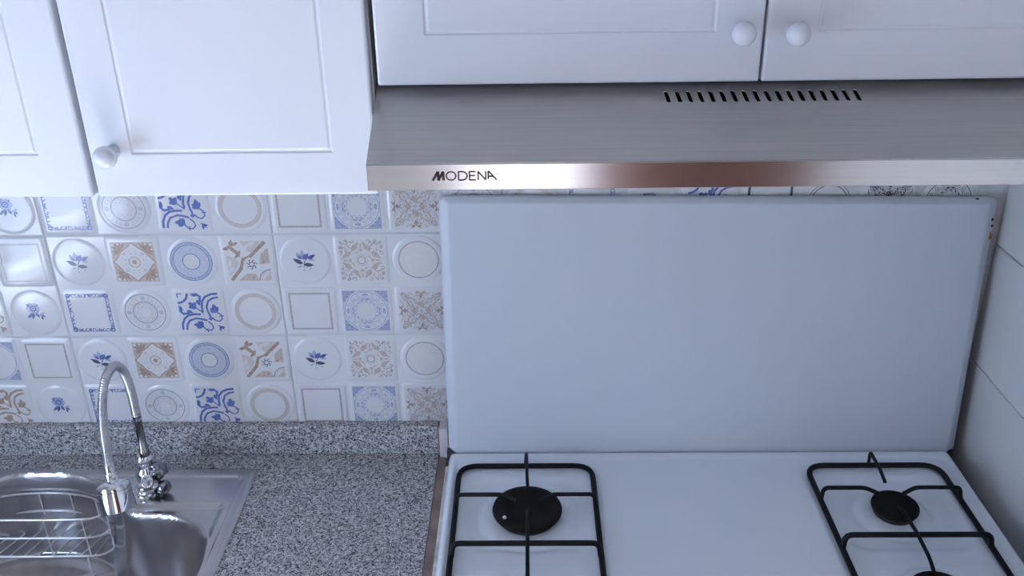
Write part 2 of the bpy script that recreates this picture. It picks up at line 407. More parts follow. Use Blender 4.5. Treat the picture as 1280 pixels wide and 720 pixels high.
def m_azulejo(k, m='blue', q=False):
    k.lay = 0; A = (.38, -.38)
    for flip in (0, 1):
        F = (lambda p: p) if not flip else (lambda p: (-p[1], -p[0]))
        S_ = lambda pts, wd, **kw: k.stroke([F(p) for p in pts], wd, m, **kw)
        S_([(.36, .37), (.24, .36), (.13, .31), (.06, .22), (.04, .10), (.045, 0)], .042)
        S_([(.36, .30), (.26, .28), (.17, .22), (.125, .10), (.14, 0), (.17, -.10)], .038)
        for ln, a, wd in ((.17, 95, .10), (.13, 60, .07), (.12, 140, .08), (.10, 175, .05)):
            aa = a if not flip else -90-a
            k.leaf(F((.27, .0)), aa, ln, wd, m)
        k.disc(.05, m, F((.27, .03)), 10)
        S_([(.29, 0), (.37, -.06), (.375, -.14), (.32, -.19), (.25, -.17), (.19, -.11)], .026)
        S_([(.33, -.08), (.41, -.08)], .04, taper=True)
        S_([(-.14, .37), (-.02, .365), (.035, .31), (.02, .22), (-.02, .16)], .05, taper=True); k.leaf(F((-.03, .25)), -70 if not flip else -20, .13, .07, m); k.leaf(F((.0, .34)), 180 if not flip else -270, .14, .05, m)
        S_([(-.38, .37), (-.29, .37)], .022)
        k.lay = 1
    k.disc(.045, m, (.165, -.135), 4); k.stroke([(.05, -.02), (-.10, .12)], .022, m)
    k.disc(.062, m, (-.115, .12), 12); k.disc(.036, m, (-.16, .17), 10); k.disc(.03, m, (-.08, .17), 8); k.disc(.03, m, (-.17, .10), 8)
    k.stroke(arc((-.38, .38), .19, 270, 360, 10), .042, m)
    k.leaf((.28, -.26), -45, .16, .035, m); k.leaf((.31, -.30), -10, .10, .045, m); k.leaf((.31, -.30), -85, .10, .045, m)
def m_beige_ring(k):
    k.lay = 0; k.ring(.30, .37, 'beige', n=48); k.lay = 1; k.ring(.30, .312, 'tan', n=48); k.ring(.333, .34, 'tan', n=48); k.ring(.358, .37, 'tan', n=48)
def m_dot_frame(k, m='grey'):
    n = 20; h = .355; k.lay = 0; k.frame(.335, .375, 'beige'); k.lay = 1
    for s_ in range(4):
        a = math.radians(90*s_)
        for i in range(n):
            t = -h+2*h*i/n; c = (t*math.cos(a)-h*math.sin(a), t*math.sin(a)+h*math.cos(a)); k.disc(.0165, m, c, 6)
def m_mandala(k, m='lblue', corners=True, dense=True):
    k.lay = 0
    if corners:
        k.frame(.395, .405, m)
        for s_ in range(4):
            a = math.radians(90*s_); pts = [(.40, .40), (.19, .40)] + [(.41*math.cos(math.radians(t)), .41*math.sin(math.radians(t))) for t in (65, 55, 45, 35, 25)] + [(.40, .19)]
            pts = [(min(x, .4), min(y, .4)) for x, y in pts]
            k.poly([(x*math.cos(a)-y*math.sin(a), x*math.sin(a)+y*math.cos(a)) for x, y in pts], m)
    k.lay = 1; k.ring(.375, .388, m, n=48)
    if dense:
        k.ring(.255, .263, m, n=64, amp=.012, lobes=8); k.ring(.215, .222, m, n=64, amp=.012, lobes=8, ph=3.14); k.ring(.175, .182, m, n=64, amp=.012, lobes=12); k.ring(.285, .291, m, n=64, amp=.010, lobes=8)
        for i in range(16):
            a = math.radians(22.5*i); c = (.325*math.cos(a), .325*math.sin(a))
            k.ring(.022, .030, m, c, 9)
            if i % 4 == 0:
                for t in (-.035, 0, .035): k.disc(.020, m, (c[0]-t*math.sin(a), c[1]+t*math.cos(a)), 7)
                k.leaf((.24*math.cos(a), .24*math.sin(a)), 22.5*i+90, .09, .03, m); k.leaf((.24*math.cos(a), .24*math.sin(a)), 22.5*i-90, .09, .03, m)
            k.leaf((.19*math.cos(a+.2), .19*math.sin(a+.2)), 22.5*i+70, .06, .02, m)
def m_lace(k, m='brown', m2='tan'):
    rr = random.Random(3); k.lay = 0
    for s_ in range(4):
        a = 90*s_; ca, sa = math.cos(math.radians(a)), math.sin(math.radians(a)); T = lambda x, y: (x*ca-y*sa, x*sa+y*ca)
        k.lay = 0; k.leaf(T(.06, 0), a, .13, .10, m2); k.lay = 1
        k.leaf(T(.25, 0), a, .12, .035, m); k.leaf(T(.31, -.05), a+90, .10, .03, m); k.leaf(T(.34, 0), a+55, .12, .026, m); k.leaf(T(.34, 0), a-55, .12, .026, m)
        k.leaf(T(.36, .03), a+95, .08, .025, m); k.leaf(T(.36, -.03), a-95, .08, .025, m)
        k.ring(.05, .062, m2, T(.14, 0), 10, a-90, a+90)
        for i in range(9):
            t = .10+.032*i
            for sg in (-1, 1): k.leaf(T(t, t*(.35+.06*i)*sg), a+sg*(30+35*(i % 3)), .065, .017, m2 if i % 2 else 'grey')
        for i in range(7):
            x, y = .16+.03*i, .16+.03*i
            k.ring(.012, .021, 'grey' if i % 2 else m2, T(x, y), 7, a+60*i, a+60*i+230)
            k.leaf(T(x, y-.07), a+20*i, .05, .016, m2); k.leaf(T(x-.07, y), a+90-20*i, .05, .016, m2)
    for i in range(46):                                     # fine filling, mirrored eightfold
        x = .05+.33*rr.random(); y = x*rr.random(); g_ = rr.uniform(0, 180); l_ = rr.uniform(.025, .055); c_ = (m2, 'grey', m2, 'grey')[i % 4]
        for sx in (-1, 1):
            for sy in (-1, 1):
                gx_ = g_ if sx > 0 else 180-g_; gx_ = gx_ if sy > 0 else -gx_
                k.leaf((sx*x, sy*y), gx_, l_, .013, c_); k.leaf((sx*y, sy*x), gx_+90, l_, .013, c_)
    k.lay = 1; k.leaf((-.06, 0), 0, .12, .02, m2); k.leaf((0, -.06), 90, .12, .02, m2)
def m_ornate(k):
    k.lay = 0; k.square(.385, 'cream'); k.lay = 1
    k.ring(.06, .078, 'grey', n=20); k.ring(.10, .11, 'tan', n=24, amp=.008, lobes=8)
    for s_ in range(4):
        a = 90*s_; ca, sa = math.cos(math.radians(a)), math.sin(math.radians(a)); T = lambda x, y: (x*ca-y*sa, x*sa+y*ca)
        k.poly([T(.36, .03), T(.22, .06), T(.16, .16), T(.24, .17), T(.30, .10)], 'tan'); k.poly([T(.36, -.03), T(.22, -.06), T(.16, -.16), T(.24, -.17), T(.30, -.10)], 'tan')
        k.poly([T(.13, .13), T(.17, .05), T(.20, .02), T(.13, .06)], 'tan')
        k.lay = 2; k.disc(.02, 'grey', T(.20, 0), 8); k.ring(.035, .045, 'tan', T(.21, 0), 10); k.leaf(T(.25, 0), a, .09, .035, 'tan')
        for i, (x, y) in enumerate(((.22, .30), (.30, .22), (.34, .33), (.25, .36), (.36, .25), (.30, .30), (.18, .25), (.25, .18), (.36, .14), (.14, .36))):
            k.ring(.018, .034, 'grey' if i % 3 == 0 else 'tan', T(x, y), 8, 70*i, 70*i+240)
        for i, (x, y, g_) in enumerate(((.37, .37, 225), (.28, .37, 200), (.37, .28, 250), (.20, .37, 230), (.37, .19, 220), (.30, .12, 160))): k.leaf(T(x, y), a+g_, .07, .022, 'grey')
        k.lay = 1
def m_thin_ring(k):
    k.lay = 0; k.disc(.34, 'cream', n=40); k.lay = 1; k.ring(.335, .356, 'grey', n=48)
def m_dark_frame(k):
    k.lay = 0; k.frame(.35, .358, 'navy')
    for sx in (-1, 1): k.stroke([(sx*.354, -.35), (sx*.354, .35)], .045, 'navy')
def m_dark_ring(k):
    k.lay = 0; k.ring(.30, .315, 'navy', n=40); k.ring(.35, .36, 'navy', n=40)

INK = {}
def ink(name, fn, round_=False, **kw):
    k = Ink(); fn(k, **kw); INK[name] = (k, round_)
ink('flower', m_flower, True); ink('rose', m_flower, True, rose=True); ink('lace_frame', m_lace_frame); ink('star', m_star); ink('rings', m_rings, True)
ink('cross', m_cross); ink('plate', m_plate, True); ink('azulejo', m_azulejo); ink('azulejo_brown', m_azulejo, m='brown'); ink('beige_ring', m_beige_ring, True)
ink('dot_frame', m_dot_frame); ink('mandala', m_mandala); ink('corners', m_mandala, dense=False); ink('lace', m_lace); ink('ornate', m_ornate); ink('thin_ring', m_thin_ring, True)
ink('dark_frame', m_dark_frame); ink('dark_ring', m_dark_ring, True); ink('dark_lace', m_lace, m='navy', m2='navy'); ink('dark_mandala', m_mandala, True, m='navy', corners=False)
PAT = {   # upper row, lower row of each 40 x 20 cm tile
    'a': (('flower', 'star', 'rings', 'cross'), ('lace_frame', 'plate', 'azulejo', 'beige_ring')),
    'b': (('flower', 'ornate', 'thin_ring', 'star'), ('dot_frame', 'mandala', 'lace', 'plate')),
    'c': (('rings', 'lace', 'corners', 'dot_frame'), ('plate', 'mandala', 'azulejo_brown', 'rose')),
    'e': (('rose', 'cross', 'thin_ring', 'ornate'), ('beige_ring', 'lace_frame', 'rose', 'azulejo')),
    'd': (('thin_ring', 'flower', 'star', 'rings'), ('dark_frame', 'dark_ring', 'dark_lace', 'dark_mandala')),
}
def tile_mesh(p):
    b = MB(); W, H, g_ = .4, .2, .0007
    L = []
    for ins, y in ((0, .0075), (0, .0035), (.0022, .0020)):
        L.append([(x, y, z) for x, z in ((g_+ins, -H+g_+ins), (W-g_-ins, -H+g_+ins), (W-g_-ins, -g_-ins), (g_+ins, -g_-ins))])
    b.loops(L, True, True)
    for r in range(2):
        for c in range(4):
            cx, cz = (c+.5)*CELL, -(r+.5)*CELL
            if INK[p[r][c]][1]:
                L = [[(cx+q*math.cos(2*math.pi*i/32), y, cz+q*math.sin(2*math.pi*i/32)) for i in range(32)] for q, y in ((.0465, .0022), (.0445, .0010), (.0415, .0002), (.0385, .0))]
            else:
                L = [[(cx+x, y, cz+z) for x, z in rrect(-q, q, -q, q, .006, 3)] for q, y in ((.0480, .0022), (.0455, .0008), (.0425, .0001), (.0415, 0))]
            b.loops(L, False, True)
    return b
protos, motifs = {}, {}
for col, p in ((-1, 'c'), (0, 'a'), (1, 'b'), (2, 'e'), (3, 'd')):
    for row in range(3):
        if p not in protos: protos[p] = t = tile_mesh(PAT[p]).build('tile', 'tile', wall_back, smooth=20)
        else: t = protos[p].copy(); C.objects.link(t); t.parent = wall_back
        t.location = (col*.4, 0, S+.2-.2*row)
        for r in range(2):
            for c in range(4):
                nm = PAT[p][r][c]
                if nm not in motifs:
                    k = INK[nm][0]; motifs[nm] = m_ = k.mb.build('printed_motif', k.mats, t)
                else: m_ = motifs[nm].copy(); C.objects.link(m_); m_.parent = t
                m_.location = ((c+.5)*CELL, 0, -(r+.5)*CELL)

# ------------------------------------------------------------------ wall cupboards
def door_panel(b, x0, x1, z0, z1, y, inset, th=.018):
    L = [[(x, yy, z) for x, z in rrect(x0+e, x1-e, z0+e, z1-e, max(.0006, .002-e), 2)] for e, yy in ((0, y+th), (0, y+.003), (.0008, y+.001), (.003, y))]
    ins = inset
    for e, yy in ((0, y), (.0016, y+.0014), (.0034, y+.0014), (.0060, y+.0003)):
        L.append([(x, yy, z) for x, z in rrect(x0+ins[0]+e, x1-ins[1]-e, z0+ins[2]+e, z1-ins[3]-e, .001, 2)])
    b.loops(L, True, True)
def knob(parent, x, z, y, r=.0138):
    b = MB(); b.lathe([(.0085, -.001), (.0085, .004), (.0062, .009), (.0066, .013), (.011, .016), (r*.95, .020), (r, .025), (r*.95, .0295), (r*.75, .033), (r*.4, .0352), (.001, .036)], (x, y, z), (0, -1, 0), 28)
    return b.build('knob', 'knob', parent, smooth=50)
def cupboard(label, x0, x1, z0, z1, doors, group=None):
    t = root('wall_cupboard', label, 'cupboard', group)
    b = MB(); b.box(x0, x1, -.380, .0015, z0+.002, z1); b.build('body', 'cabin', t)
    for (a0, a1, dz0, ins, kx, kz) in doors:
        b = MB(); door_panel(b, a0, a1, dz0, z1-.002, -.400, ins)
        d = b.build('door', 'cab', t)
        if kx is not None: knob(d, kx, kz, -.400)
    return t
ZT = S+.90
cupboard('white wall cupboard with two narrow doors above the patterned tiles', -.050, .659, S+.2184, ZT,
         [(-.048, .3025, S+.2184, (.055, .055, .054, .05), -.020, S+.277), (.3095, .6575, S+.2184, (.051, .051, .054, .05), .3395, S+.277)])
cupboard('white wall cupboard with two wide doors above the steel hood', .666, 1.562, S+.3535, ZT,
         [(.667, 1.1105, S+.3529, (.057, .054, .057, .05), 1.0825, S+.4125), (1.1135, 1.561, S+.3529, (.058, .055, .057, .05), 1.1428, S+.4115)])

# ------------------------------------------------------------------ cooker hood
HX0, HX1, HY, HZ0, HZ1 = .6632, 1.5635, -.5003, S+.2598, S+.2908
SL = .479
hood = root('cooker_hood', 'slim brushed steel cooker hood with a row of vent slots above the cooker', 'hood')
yb = -.3805
zt = lambda y: HZ1 + (y-HY)*SL
b = MB()
# sloping top with real slots
ya, yc = -.4165, -.3905                    # band that holds the slots
nS = 18; sx0, sx1 = 1.005, 1.2253; pitch = (sx1-sx0)/(nS-1)
bx0, bx1 = sx0-pitch/2, sx1+pitch/2
def q(x0, x1, y0, y1, k=1):
    for i in range(k):
        a, c = x0+(x1-x0)*i/k, x0+(x1-x0)*(i+1)/k
        b.add([(a, y0, zt(y0)), (c, y0, zt(y0)), (c, y1, zt(y1)), (a, y1, zt(y1))], [(0, 1, 2, 3)])
q(HX0, HX1, HY+.002, ya); q(HX0, HX1, yc, yb); q(HX0, bx0, ya, yc); q(bx1, HX1, ya, yc)
for i in range(nS):
    cx, cy = sx0+pitch*i, (ya+yc)/2
    hw, hl = .0024, .0093
    out, inn = [], []
    for x, y in rrect(-hw, hw, -hl, hl, hw*.98, 3):
        inn.append((cx+x-.15*y, cy+y))
        m_ = max(abs(x)/hw, abs(y)/hl)
        ox, oy = (x/m_/hw*pitch/2, y/m_/hl*(yc-ya)/2)
        out.append((cx+ox, cy+oy))
    cor = [(pitch/2, 1), (-pitch/2, 1), (-pitch/2, -1), (pitch/2, -1)]
    n4 = len(out)//4
    for j, (ux, uy) in enumerate(cor): out[j*n4+n4//2] = (cx+ux, cy+uy*(yc-ya)/2)
    b.loops([[(x, y, zt(y)) for x, y in out], [(x, y, zt(y)) for x, y in inn], [(x, y, zt(y)-.0012) for x, y in inn]], False, False)
# sides, back, rolled front edge
b.add([(HX0, HY+.002, zt(HY+.002)), (HX1, HY+.002, zt(HY+.002)), (HX1, HY+.0006, HZ1+.0003), (HX0, HY+.0006, HZ1+.0003), (HX1, HY, HZ1-.0015), (HX0, HY, HZ1-.0015)], [(0, 1, 2, 3), (3, 2, 4, 5)])
for X in (HX0, HX1):
    b.add([(X, HY, HZ0), (X, HY, HZ1-.0015), (X, HY+.002, zt(HY+.002)), (X, yb, zt(yb)), (X, .001, zt(yb)), (X, .001, HZ0)], [(0, 1, 2, 3, 4, 5)])
b.add([(HX0, yb, zt(yb)), (HX1, yb, zt(yb)), (HX1, .001, zt(yb)), (HX0, .001, zt(yb)), (HX1, .001, HZ0), (HX0, .001, HZ0)], [(0, 1, 2, 3), (3, 2, 4, 5)])
b.build('body', 'steel', hood)
b = MB(); b.box(bx0-.01, bx1+.01, ya-.004, yc+.004, zt(ya)-.03, zt(ya)-.028); b.box(bx0-.01, bx0-.009, ya-.004, yc+.004, zt(ya)-.03, zt(ya)-.006)
b.build('slot_shade_sheet', 'dark', hood)  # near-black sheet below the slots, painted to stand for the shade inside the hood
b = MB(); L = [[(x, y, z) for x, z in ((HX0+e, HZ0+e), (HX1-e, HZ0+e), (HX1-e, HZ1-.0015-e*.3), (HX0+e, HZ1-.0015-e*.3))] for e, y in ((0, HY+.012), (0, HY-.0002), (.0006, HY-.0008))]
b.loops(L, True, True); fascia = b.build('front_panel', 'fascia', hood)
b = MB(); b.box(HX0+.002, HX1-.002, HY+.012, -.002, S+.2720, S+.2750); b.build('underside', 'steel', hood)
for i in range(3):
    x = HX0+.05+i*.27
    b = MB(); b.box(x, x+.25, -.40, -.10, S+.2690, S+.2720); f = b.build('grease_filter', 'mesh', hood)
for x in (HX0+.10, HX1-.10):
    b = MB(); b.lathe([(.03, 0), (.03, -.004), (.026, -.006)], (x, -.45, S+.272)); b.build('lamp', 'frame', hood, smooth=40)
# lettering on the front panel
TX0, TX1, TZ0, TZ1 = .7362, .8068, S+.2716, S+.2812
GL = {  # strokes in a unit-high box; advance
    'M': ([[(0, 0), (.62, 1)], [(.62, 1), (.66, .0)], [(.66, 0), (1.22, 1)], [(1.22, 1), (1.26, 0)]], 1.52, .20),
    'O': ([[(.62+.56*math.cos(math.radians(a)), .5+.5*math.sin(math.radians(a))) for a in range(0, 361, 15)]], 1.50, .10),
    'D': ([[(0, 0), (0, 1), (.45, 1)] + [(.45+.55*math.cos(math.radians(a)), .5+.5*math.sin(math.radians(a))) for a in range(75, -91, -15)] + [(0, 0)]], 1.28, .11),
    'E': ([[(.72, 1), (0, 1), (0, 0), (.72, 0)], [(0, .52), (.66, .52)]], 1.02, .11),
    'N': ([[(0, 0), (0, 1)], [(0, 1), (.88, 0)], [(.88, 0), (.88, 1)]], 1.14, .11),
    'A': ([[(.04, .38), (.04, 1), (.12, 1), (1.0, .0)], [(.04, .42), (.62, .42)], [(.04, .42), (.04, .12)]], 1.0, .12),
}
adv = sum(GL[c][1] for c in 'MODENA'); px = TX0; sx = (TX1-TX0)/adv; sz = TZ1-TZ0
for ch in 'MODENA':
    strokes, ad, wd = GL[ch]; b = MB()
    for st in strokes:
        for i in range(len(st)-1):
            p0 = Vector((px+st[i][0]*sx, 0, TZ0+st[i][1]*sz)); p1 = Vector((px+st[i+1][0]*sx, 0, TZ0+st[i+1][1]*sz))
            d = (p1-p0).normalized(); nn = Vector((-d.z, 0, d.x))*wd*sz*.78; p0 = p0-d*wd*sz*.2; p1 = p1+d*wd*sz*.2
            y = HY-.0010
            b.loops([[Vector((v.x, yy, v.z)) for v in (p0+nn, p1+nn, p1-nn, p0-nn)] for yy in (y+.0004, y)], True, True)
    b.build('letter', 'letter', fascia)
    px += ad*sx

# ------------------------------------------------------------------ worktop with upstand
WX1 = .667
worktop = root('worktop', 'grey speckled granite worktop with a low upstand beside the cooker', 'worktop')
hx0, hx1, hy0, hy1 = -.425, .305, -.475, -.0805
b = MB()
for x in ((XL+.001, hx0, -.60, 0), (hx1, WX1, -.60, 0), (hx0, hx1, -.60, hy0), (hx0, hx1, hy1, 0)): b.box(*x, ZC-.03, ZC)
b.build('slab', 'granite', worktop)
b = MB(); b.box(XL+.001, WX1, -.020, .0005, ZC, S-.3865); b.build('upstand', 'granite', worktop, bevel=.0015)
b = MB(); b.box(WX1, .684, -.60, -.0305, ZC-.030, ZC-.0012); b.box(WX1, WX1+.004, -.022, .0005, ZC-.030, S-.3872); b.build('edge_strip', 'edge', worktop, bevel=.001)
b = MB(); b.box(.6715, .6880, -.030, .0005, ZC-.03, S-.3865); b.build('sealant_strip', 'seal', worktop, bevel=.002)
# base unit under the worktop
bu = root('base_cupboard', 'white base cupboard under the granite worktop', 'cupboard')
b = MB(); b.box(XL+.002, XL+.018, -.565, 0, .10, ZC-.03); b.box(WX1-.022, WX1-.004, -.565, 0, .10, ZC-.03); b.box(XL+.018, WX1-.022, -.565, 0, .10, .118); b.box(XL+.018, WX1-.022, -.012, 0, .118, ZC-.03)
b.box(XL+.018, WX1-.022, -.52, -.50, 0, .10); b.build('body', 'cabin', bu)
for i in range(3):
    x = XL + .003 + i*(WX1-XL-.008)/3; x1_ = x+(WX1-XL-.008)/3-.004
    b = MB(); door_panel(b, x, x1_, .10, ZC-.034, -.585, (.05, .05, .05, .05)); d = b.build('door', 'cab', bu)
    knob(d, x+.04 if i % 2 else x1_-.04, ZC-.10, -.585)

# ------------------------------------------------------------------ sink
def seg_dist(P, poly):
    """signed distance, negative inside, of grid points P (n,2) to a closed polygon"""
    A = np.array(poly); B = np.roll(A, -1, 0); d = np.full(len(P), 1e9); ins = np.zeros(len(P), bool)
    for a, c in zip(A, B):
        e = c-a; w_ = P-a; t = np.clip((w_@e)/(e@e), 0, 1); dd = np.linalg.norm(w_-t[:, None]*e, axis=1); d = np.minimum(d, dd)
        cond = ((a[1] > P[:, 1]) != (c[1] > P[:, 1]))
        with np.errstate(divide='ignore', invalid='ignore'):
            xi = a[0]+(P[:, 1]-a[1])/(c[1]-a[1] if c[1] != a[1] else 1e-12)*(c[0]-a[0])
        ins ^= cond & (P[:, 0] < xi)
    return np.where(ins, -d, d)
sm = lambda x, a, c: (lambda t: t*t*(3-2*t))(np.clip((x-a)/(c-a), 0, 1))
def rr_sd(P, x0, x1, y0, y1, r):
    c = np.array(((x0+x1)/2, (y0+y1)/2)); h = np.array(((x1-x0)/2-r, (y1-y0)/2-r)); qd = np.abs(P-c)-h
    return np.linalg.norm(np.maximum(qd, 0), axis=1)+np.minimum(qd.max(1), 0)-r
XC = -.063
right_half = [(XC, -.086)] + [(XC+.030*i, -.086-.034*(i*.03/.125)**2.0) for i in range(1, 4)]
rh = catmull([(XC, -.084, 0), (XC+.04, -.0865, 0), (XC+.075, -.096, 0), (XC+.112, -.110, 0), (XC+.142, -.130, 0), (XC+.163, -.157, 0), (XC+.185, -.180, 0), (XC+.212, -.1895, 0), (XC+.245, -.1915, 0), (XC+.285, -.1985, 0), (XC+.325, -.222, 0), (XC+.350, -.255, 0), (XC+.3645, -.30, 0), (XC+.366, -.36, 0), (XC+.355, -.42, 0), (XC+.32, -.455, 0), (XC+.26, -.468, 0), (XC, -.470, 0)], 4)
outline = [(p.x, p.y) for p in rh]
outline = outline + [(2*XC-x, y) for x, y in outline[::-1]][1:-1]
SX0, SX1, SY0, SY1 = 2*XC-.333, .333, -.515, -.0665
NX, NY = 330, 190
gx, gy = np.meshgrid(np.linspace(SX0, SX1, NX), np.linspace(SY0, SY1, NY)); P = np.stack([gx.ravel(), gy.ravel()], 1)
dB = seg_dist(P, outline)
dO = rr_sd(P, SX0, SX1, SY0, SY1, .012)                     # outer outline (negative inside)
h = .0012 + .0042*sm(-dO, 0, .006)                          # rim of the sink
dR = rr_sd(P, SX0+.020, SX1-.020, SY0+.02, SY1-.0245, .018)
h -= .0030*sm(-dR, -.001, .005)                             # step down inside the rim
for mx in (1, -1):                                          # step from the tap ledge to the bowl ledge
    Q = P.copy(); Q[:, 0] = np.where(mx > 0, Q[:, 0], 2*XC-Q[:, 0])
    dS = rr_sd(Q, XC+.06, .3045, -.60, -.160, .018)
    h -= .0075*sm(-dS, -.001, .021)*(Q[:, 0] > XC)
h += .0016*np.exp(-((dB-.0035)/.0035)**2)                   # rolled lip of the bowl
bowl = -.165*sm(-dB, -.002, .030)**.85
rc = np.hypot(P[:, 0]-XC, P[:, 1]+.29); bowl += -.010*sm(-dB, .03, .06)*(1-np.clip(rc/.36, 0, 1))
z = ZC + h + bowl
b = MB(); vs = np.stack([P[:, 0], P[:, 1], z], 1)
fs = []
keep = (dO <= .0045).reshape(NY, NX)
# pull corner points in to the rounded outline
for j in range(NY-1):
    for i in range(NX-1):
        if keep[j, i] and keep[j+1, i] and keep[j, i+1] and keep[j+1, i+1]:
            fs.append((j*NX+i, j*NX+i+1, (j+1)*NX+i+1, (j+1)*NX+i))
sink = root('kitchen_sink', 'stainless steel sink with a stepped tap ledge set in the granite worktop', 'sink')
me_ = MB(); me_.v = [tuple(p) for p in vs]; me_.f = fs; me_.m = [0]*len(fs)
basin = me_.build('basin', 'sink', sink, smooth=60)
bm = bmesh.new(); bm.from_mesh(basin.data); bmesh.ops.delete(bm, geom=[v for v in bm.verts if not v.link_faces], context='VERTS'); bm.to_mesh(basin.data); bm.free()
b = MB(); b.lathe([(.045, -.004), (.045, .002), (.040, .003), (.036, .0), (.012, -.003), (.010, .004), (.001, .005)], (XC, -.29, ZC-.1735)); b.build('drain', 'chrome', sink, smooth=40)

# ------------------------------------------------------------------ dish basket in the sink
bk = root('wire_basket', 'oval steel wire basket hanging inside the sink bowl', 'basket')
def ring_pts(z_, gx_=0, n=10):
    P_ = [(XC+.088, -.173-gx_, z_), (XC+.117, -.168-gx_, z_), (XC+.131, -.150-gx_, z_), (XC+.118, -.130, z_), (XC+.088, -.110, z_), (XC+.045, -.099, z_), (XC, -.0955, z_)]
    h_ = catmull(P_, 6); L_ = [Vector((2*XC-p.x, p.y, p.z)) for p in h_[::-1]][1:]
    full = h_ + L_
    f0, f1 = full[-1], full[0]
    return full + [f0.lerp(f1, t/6) for t in range(1, 6)]
ZB = [ZC-.030, ZC-.072, ZC-.115]
for z_ in ZB:
    b = MB(); b.tube(ring_pts(z_), .0021, 6, True); b.build('ring', 'wire', bk, smooth=60)
top_pts = ring_pts(ZB[0])
for i in (2, 14, 22, 30, 38, 50, 58, 68, 76):
    p = top_pts[i % len(top_pts)]
    b = MB(); b.tube([(p.x, p.y, ZB[0]), (p.x, p.y, ZB[2])], .0013, 5); b.build('upright_wire', 'wire', bk, smooth=60)
for i in range(9):
    x = XC-.105+i*.026
    yb_ = -.0960-.015*(abs(x+.006-XC)/.085)**2
    b = MB(); b.tube([(x, -.172, ZB[2]), (min(x+.024, XC+.11), yb_-.004, ZB[2])], .0014, 5); b.build('bottom_wire', 'wire', bk, smooth=60)
for x, y in ((XC-.09, -.170), (XC+.09, -.170), (XC-.06, -.106), (XC+.06, -.106)):
    b = MB(); b.tube([(x, y, ZB[2]), (x, y, ZC-.165)], .0014, 5); b.build('foot', 'wire', bk, smooth=60)

# ------------------------------------------------------------------ tap
tap = root('kitchen_tap', 'chrome swan-neck tap with flexible hose and bell spray head at the sink', 'tap')
fx, fy, fz = .149, -.125, ZC+.0028
b = MB(); b.lathe([(.026, -.001), (.026, .003), (.022, .006), (.0155, .009)], (fx, fy, fz)); b.build('base_flange', 'chrome', tap, smooth=40)
b = MB(); b.lathe([(.0150, .008), (.0150, .016), (.0185, .022), (.0195, .032), (.0180, .042), (.0145, .048), (.0135, .056), (.0150, .058), (.0150, .066), (.0115, .070), (.010, .074)], (fx, fy, fz)); body = b.build('valve_body', 'chrome', tap, smooth=40)
def lobed(name, loc, axis, r, L_, lobes, amp, m, parent):
    b = MB(); qd = Vector(axis).normalized().to_track_quat('Z', 'Y'); n = 48; LL = []
    for s_, t in ((.35, 0), (.45, .12), (.9, .22), (1, .4), (1, .7), (.85, .88), (.5, 1), (.05, 1.02)):
        LL.append([Vector(loc)+qd @ Vector((r*s_*(1+amp*s_*math.cos(lobes*2*math.pi*k/n))*math.cos(2*math.pi*k/n), r*s_*(1+amp*s_*math.cos(lobes*2*math.pi*k/n))*math.sin(2*math.pi*k/n), t*L_)) for k in range(n)])
    b.loops(LL, True, True); return b.build(name, m, parent, smooth=60)
lobed('handle', (fx+.006, fy-.012, fz+.030), (.35, -1, -.15), .0155, .030, 6, .16, 'chrome', tap)
lobed('handle', (fx+.013, fy-.001, fz+.036), (1, -.25, .75), .0155, .026, 6, .16, 'dchrome', tap)
b = MB(); b.lathe([(.008, 0), (.008, .014), (.013, .018), (.0145, .024), (.012, .030), (.001, .033)], (fx+.014, fy-.006, fz+.020), (1, -.6, -.25), 24); b.build('side_outlet', 'dchrome', tap, smooth=40)
lobed('knob', (fx+.002, fy-.014, fz+.016), (.1, -1, -.35), .0125, .026, 6, .14, 'chrome', tap)
tx = .154
b = MB(); b.lathe([(.0088, 0), (.0088, .012), (.0072, .014), (.0068, .076), (.0074, .078), (.0074, .088), (.006, .09)], (tx-.001, fy, fz+.074), (.02, 0, 1), 24); b.build('riser_tube', 'dchrome', tap, smooth=40)
b = MB(); b.lathe([(.0080, 0), (.0080, .005)], (tx+.0003, fy, fz+.150), (.02, 0, 1), 24); b.build('ferrule', 'chrome', tap, smooth=40)
path = catmull([(tx+.0006, fy, fz+.160), (tx+.001, fy-.001, S-.235), (tx+.0015, fy-.012, S-.192), (tx+.002, fy-.032, S-.1685), (tx+.0015, fy-.054, S-.1625), (tx-.001, fy-.076, S-.1735), (tx-.004, fy-.092, S-.203), (tx-.008, fy-.099, S-.245), (tx-.0110, fy-.101, S-.288), (tx-.0100, fy-.108, S-.316)], 30)
b = MB()
ln = [0]
for i in range(1, len(path)): ln.append(ln[-1]+(path[i]-path[i-1]).length)
pts, rad = [], []
tot = ln[-1]; n = int(tot/.00095); j = 0
for i in range(n+1):
    s_ = tot*i/n
    while j < len(ln)-2 and ln[j+1] < s_: j += 1
    t = (s_-ln[j])/max(1e-9, ln[j+1]-ln[j]); pts.append(path[j].lerp(path[j+1], min(1, t))); rad.append(.0078 if (i//2) % 2 == 0 else .0066)
b.tube(pts, rad, 14); b.build('flexible_hose', 'hose', tap, smooth=80)
h0 = pts[-1]; ax = Vector((.20, -.42, -1)).normalized()
b = MB(); b.lathe([(.0070, -.004), (.0085, 0), (.0085, .012), (.0105, .013), (.0105, .024), (.0120, .026)], h0, ax, 28); b.build('hose_collar', 'chrome', tap, smooth=40)
b = MB(); b.lathe([(.011, .0245), (.0225, .0275), (.0262, .0310), (.0270, .034), (.0270, .038), (.0258, .0385), (.0258, .040), (.0272, .041), (.0288, .0740), (.0280, .0760), (.026, .0765), (.0255, .074), (.001, .073)], h0, ax, 40); head = b.build('spray_head', 'chrome', tap, smooth=35)

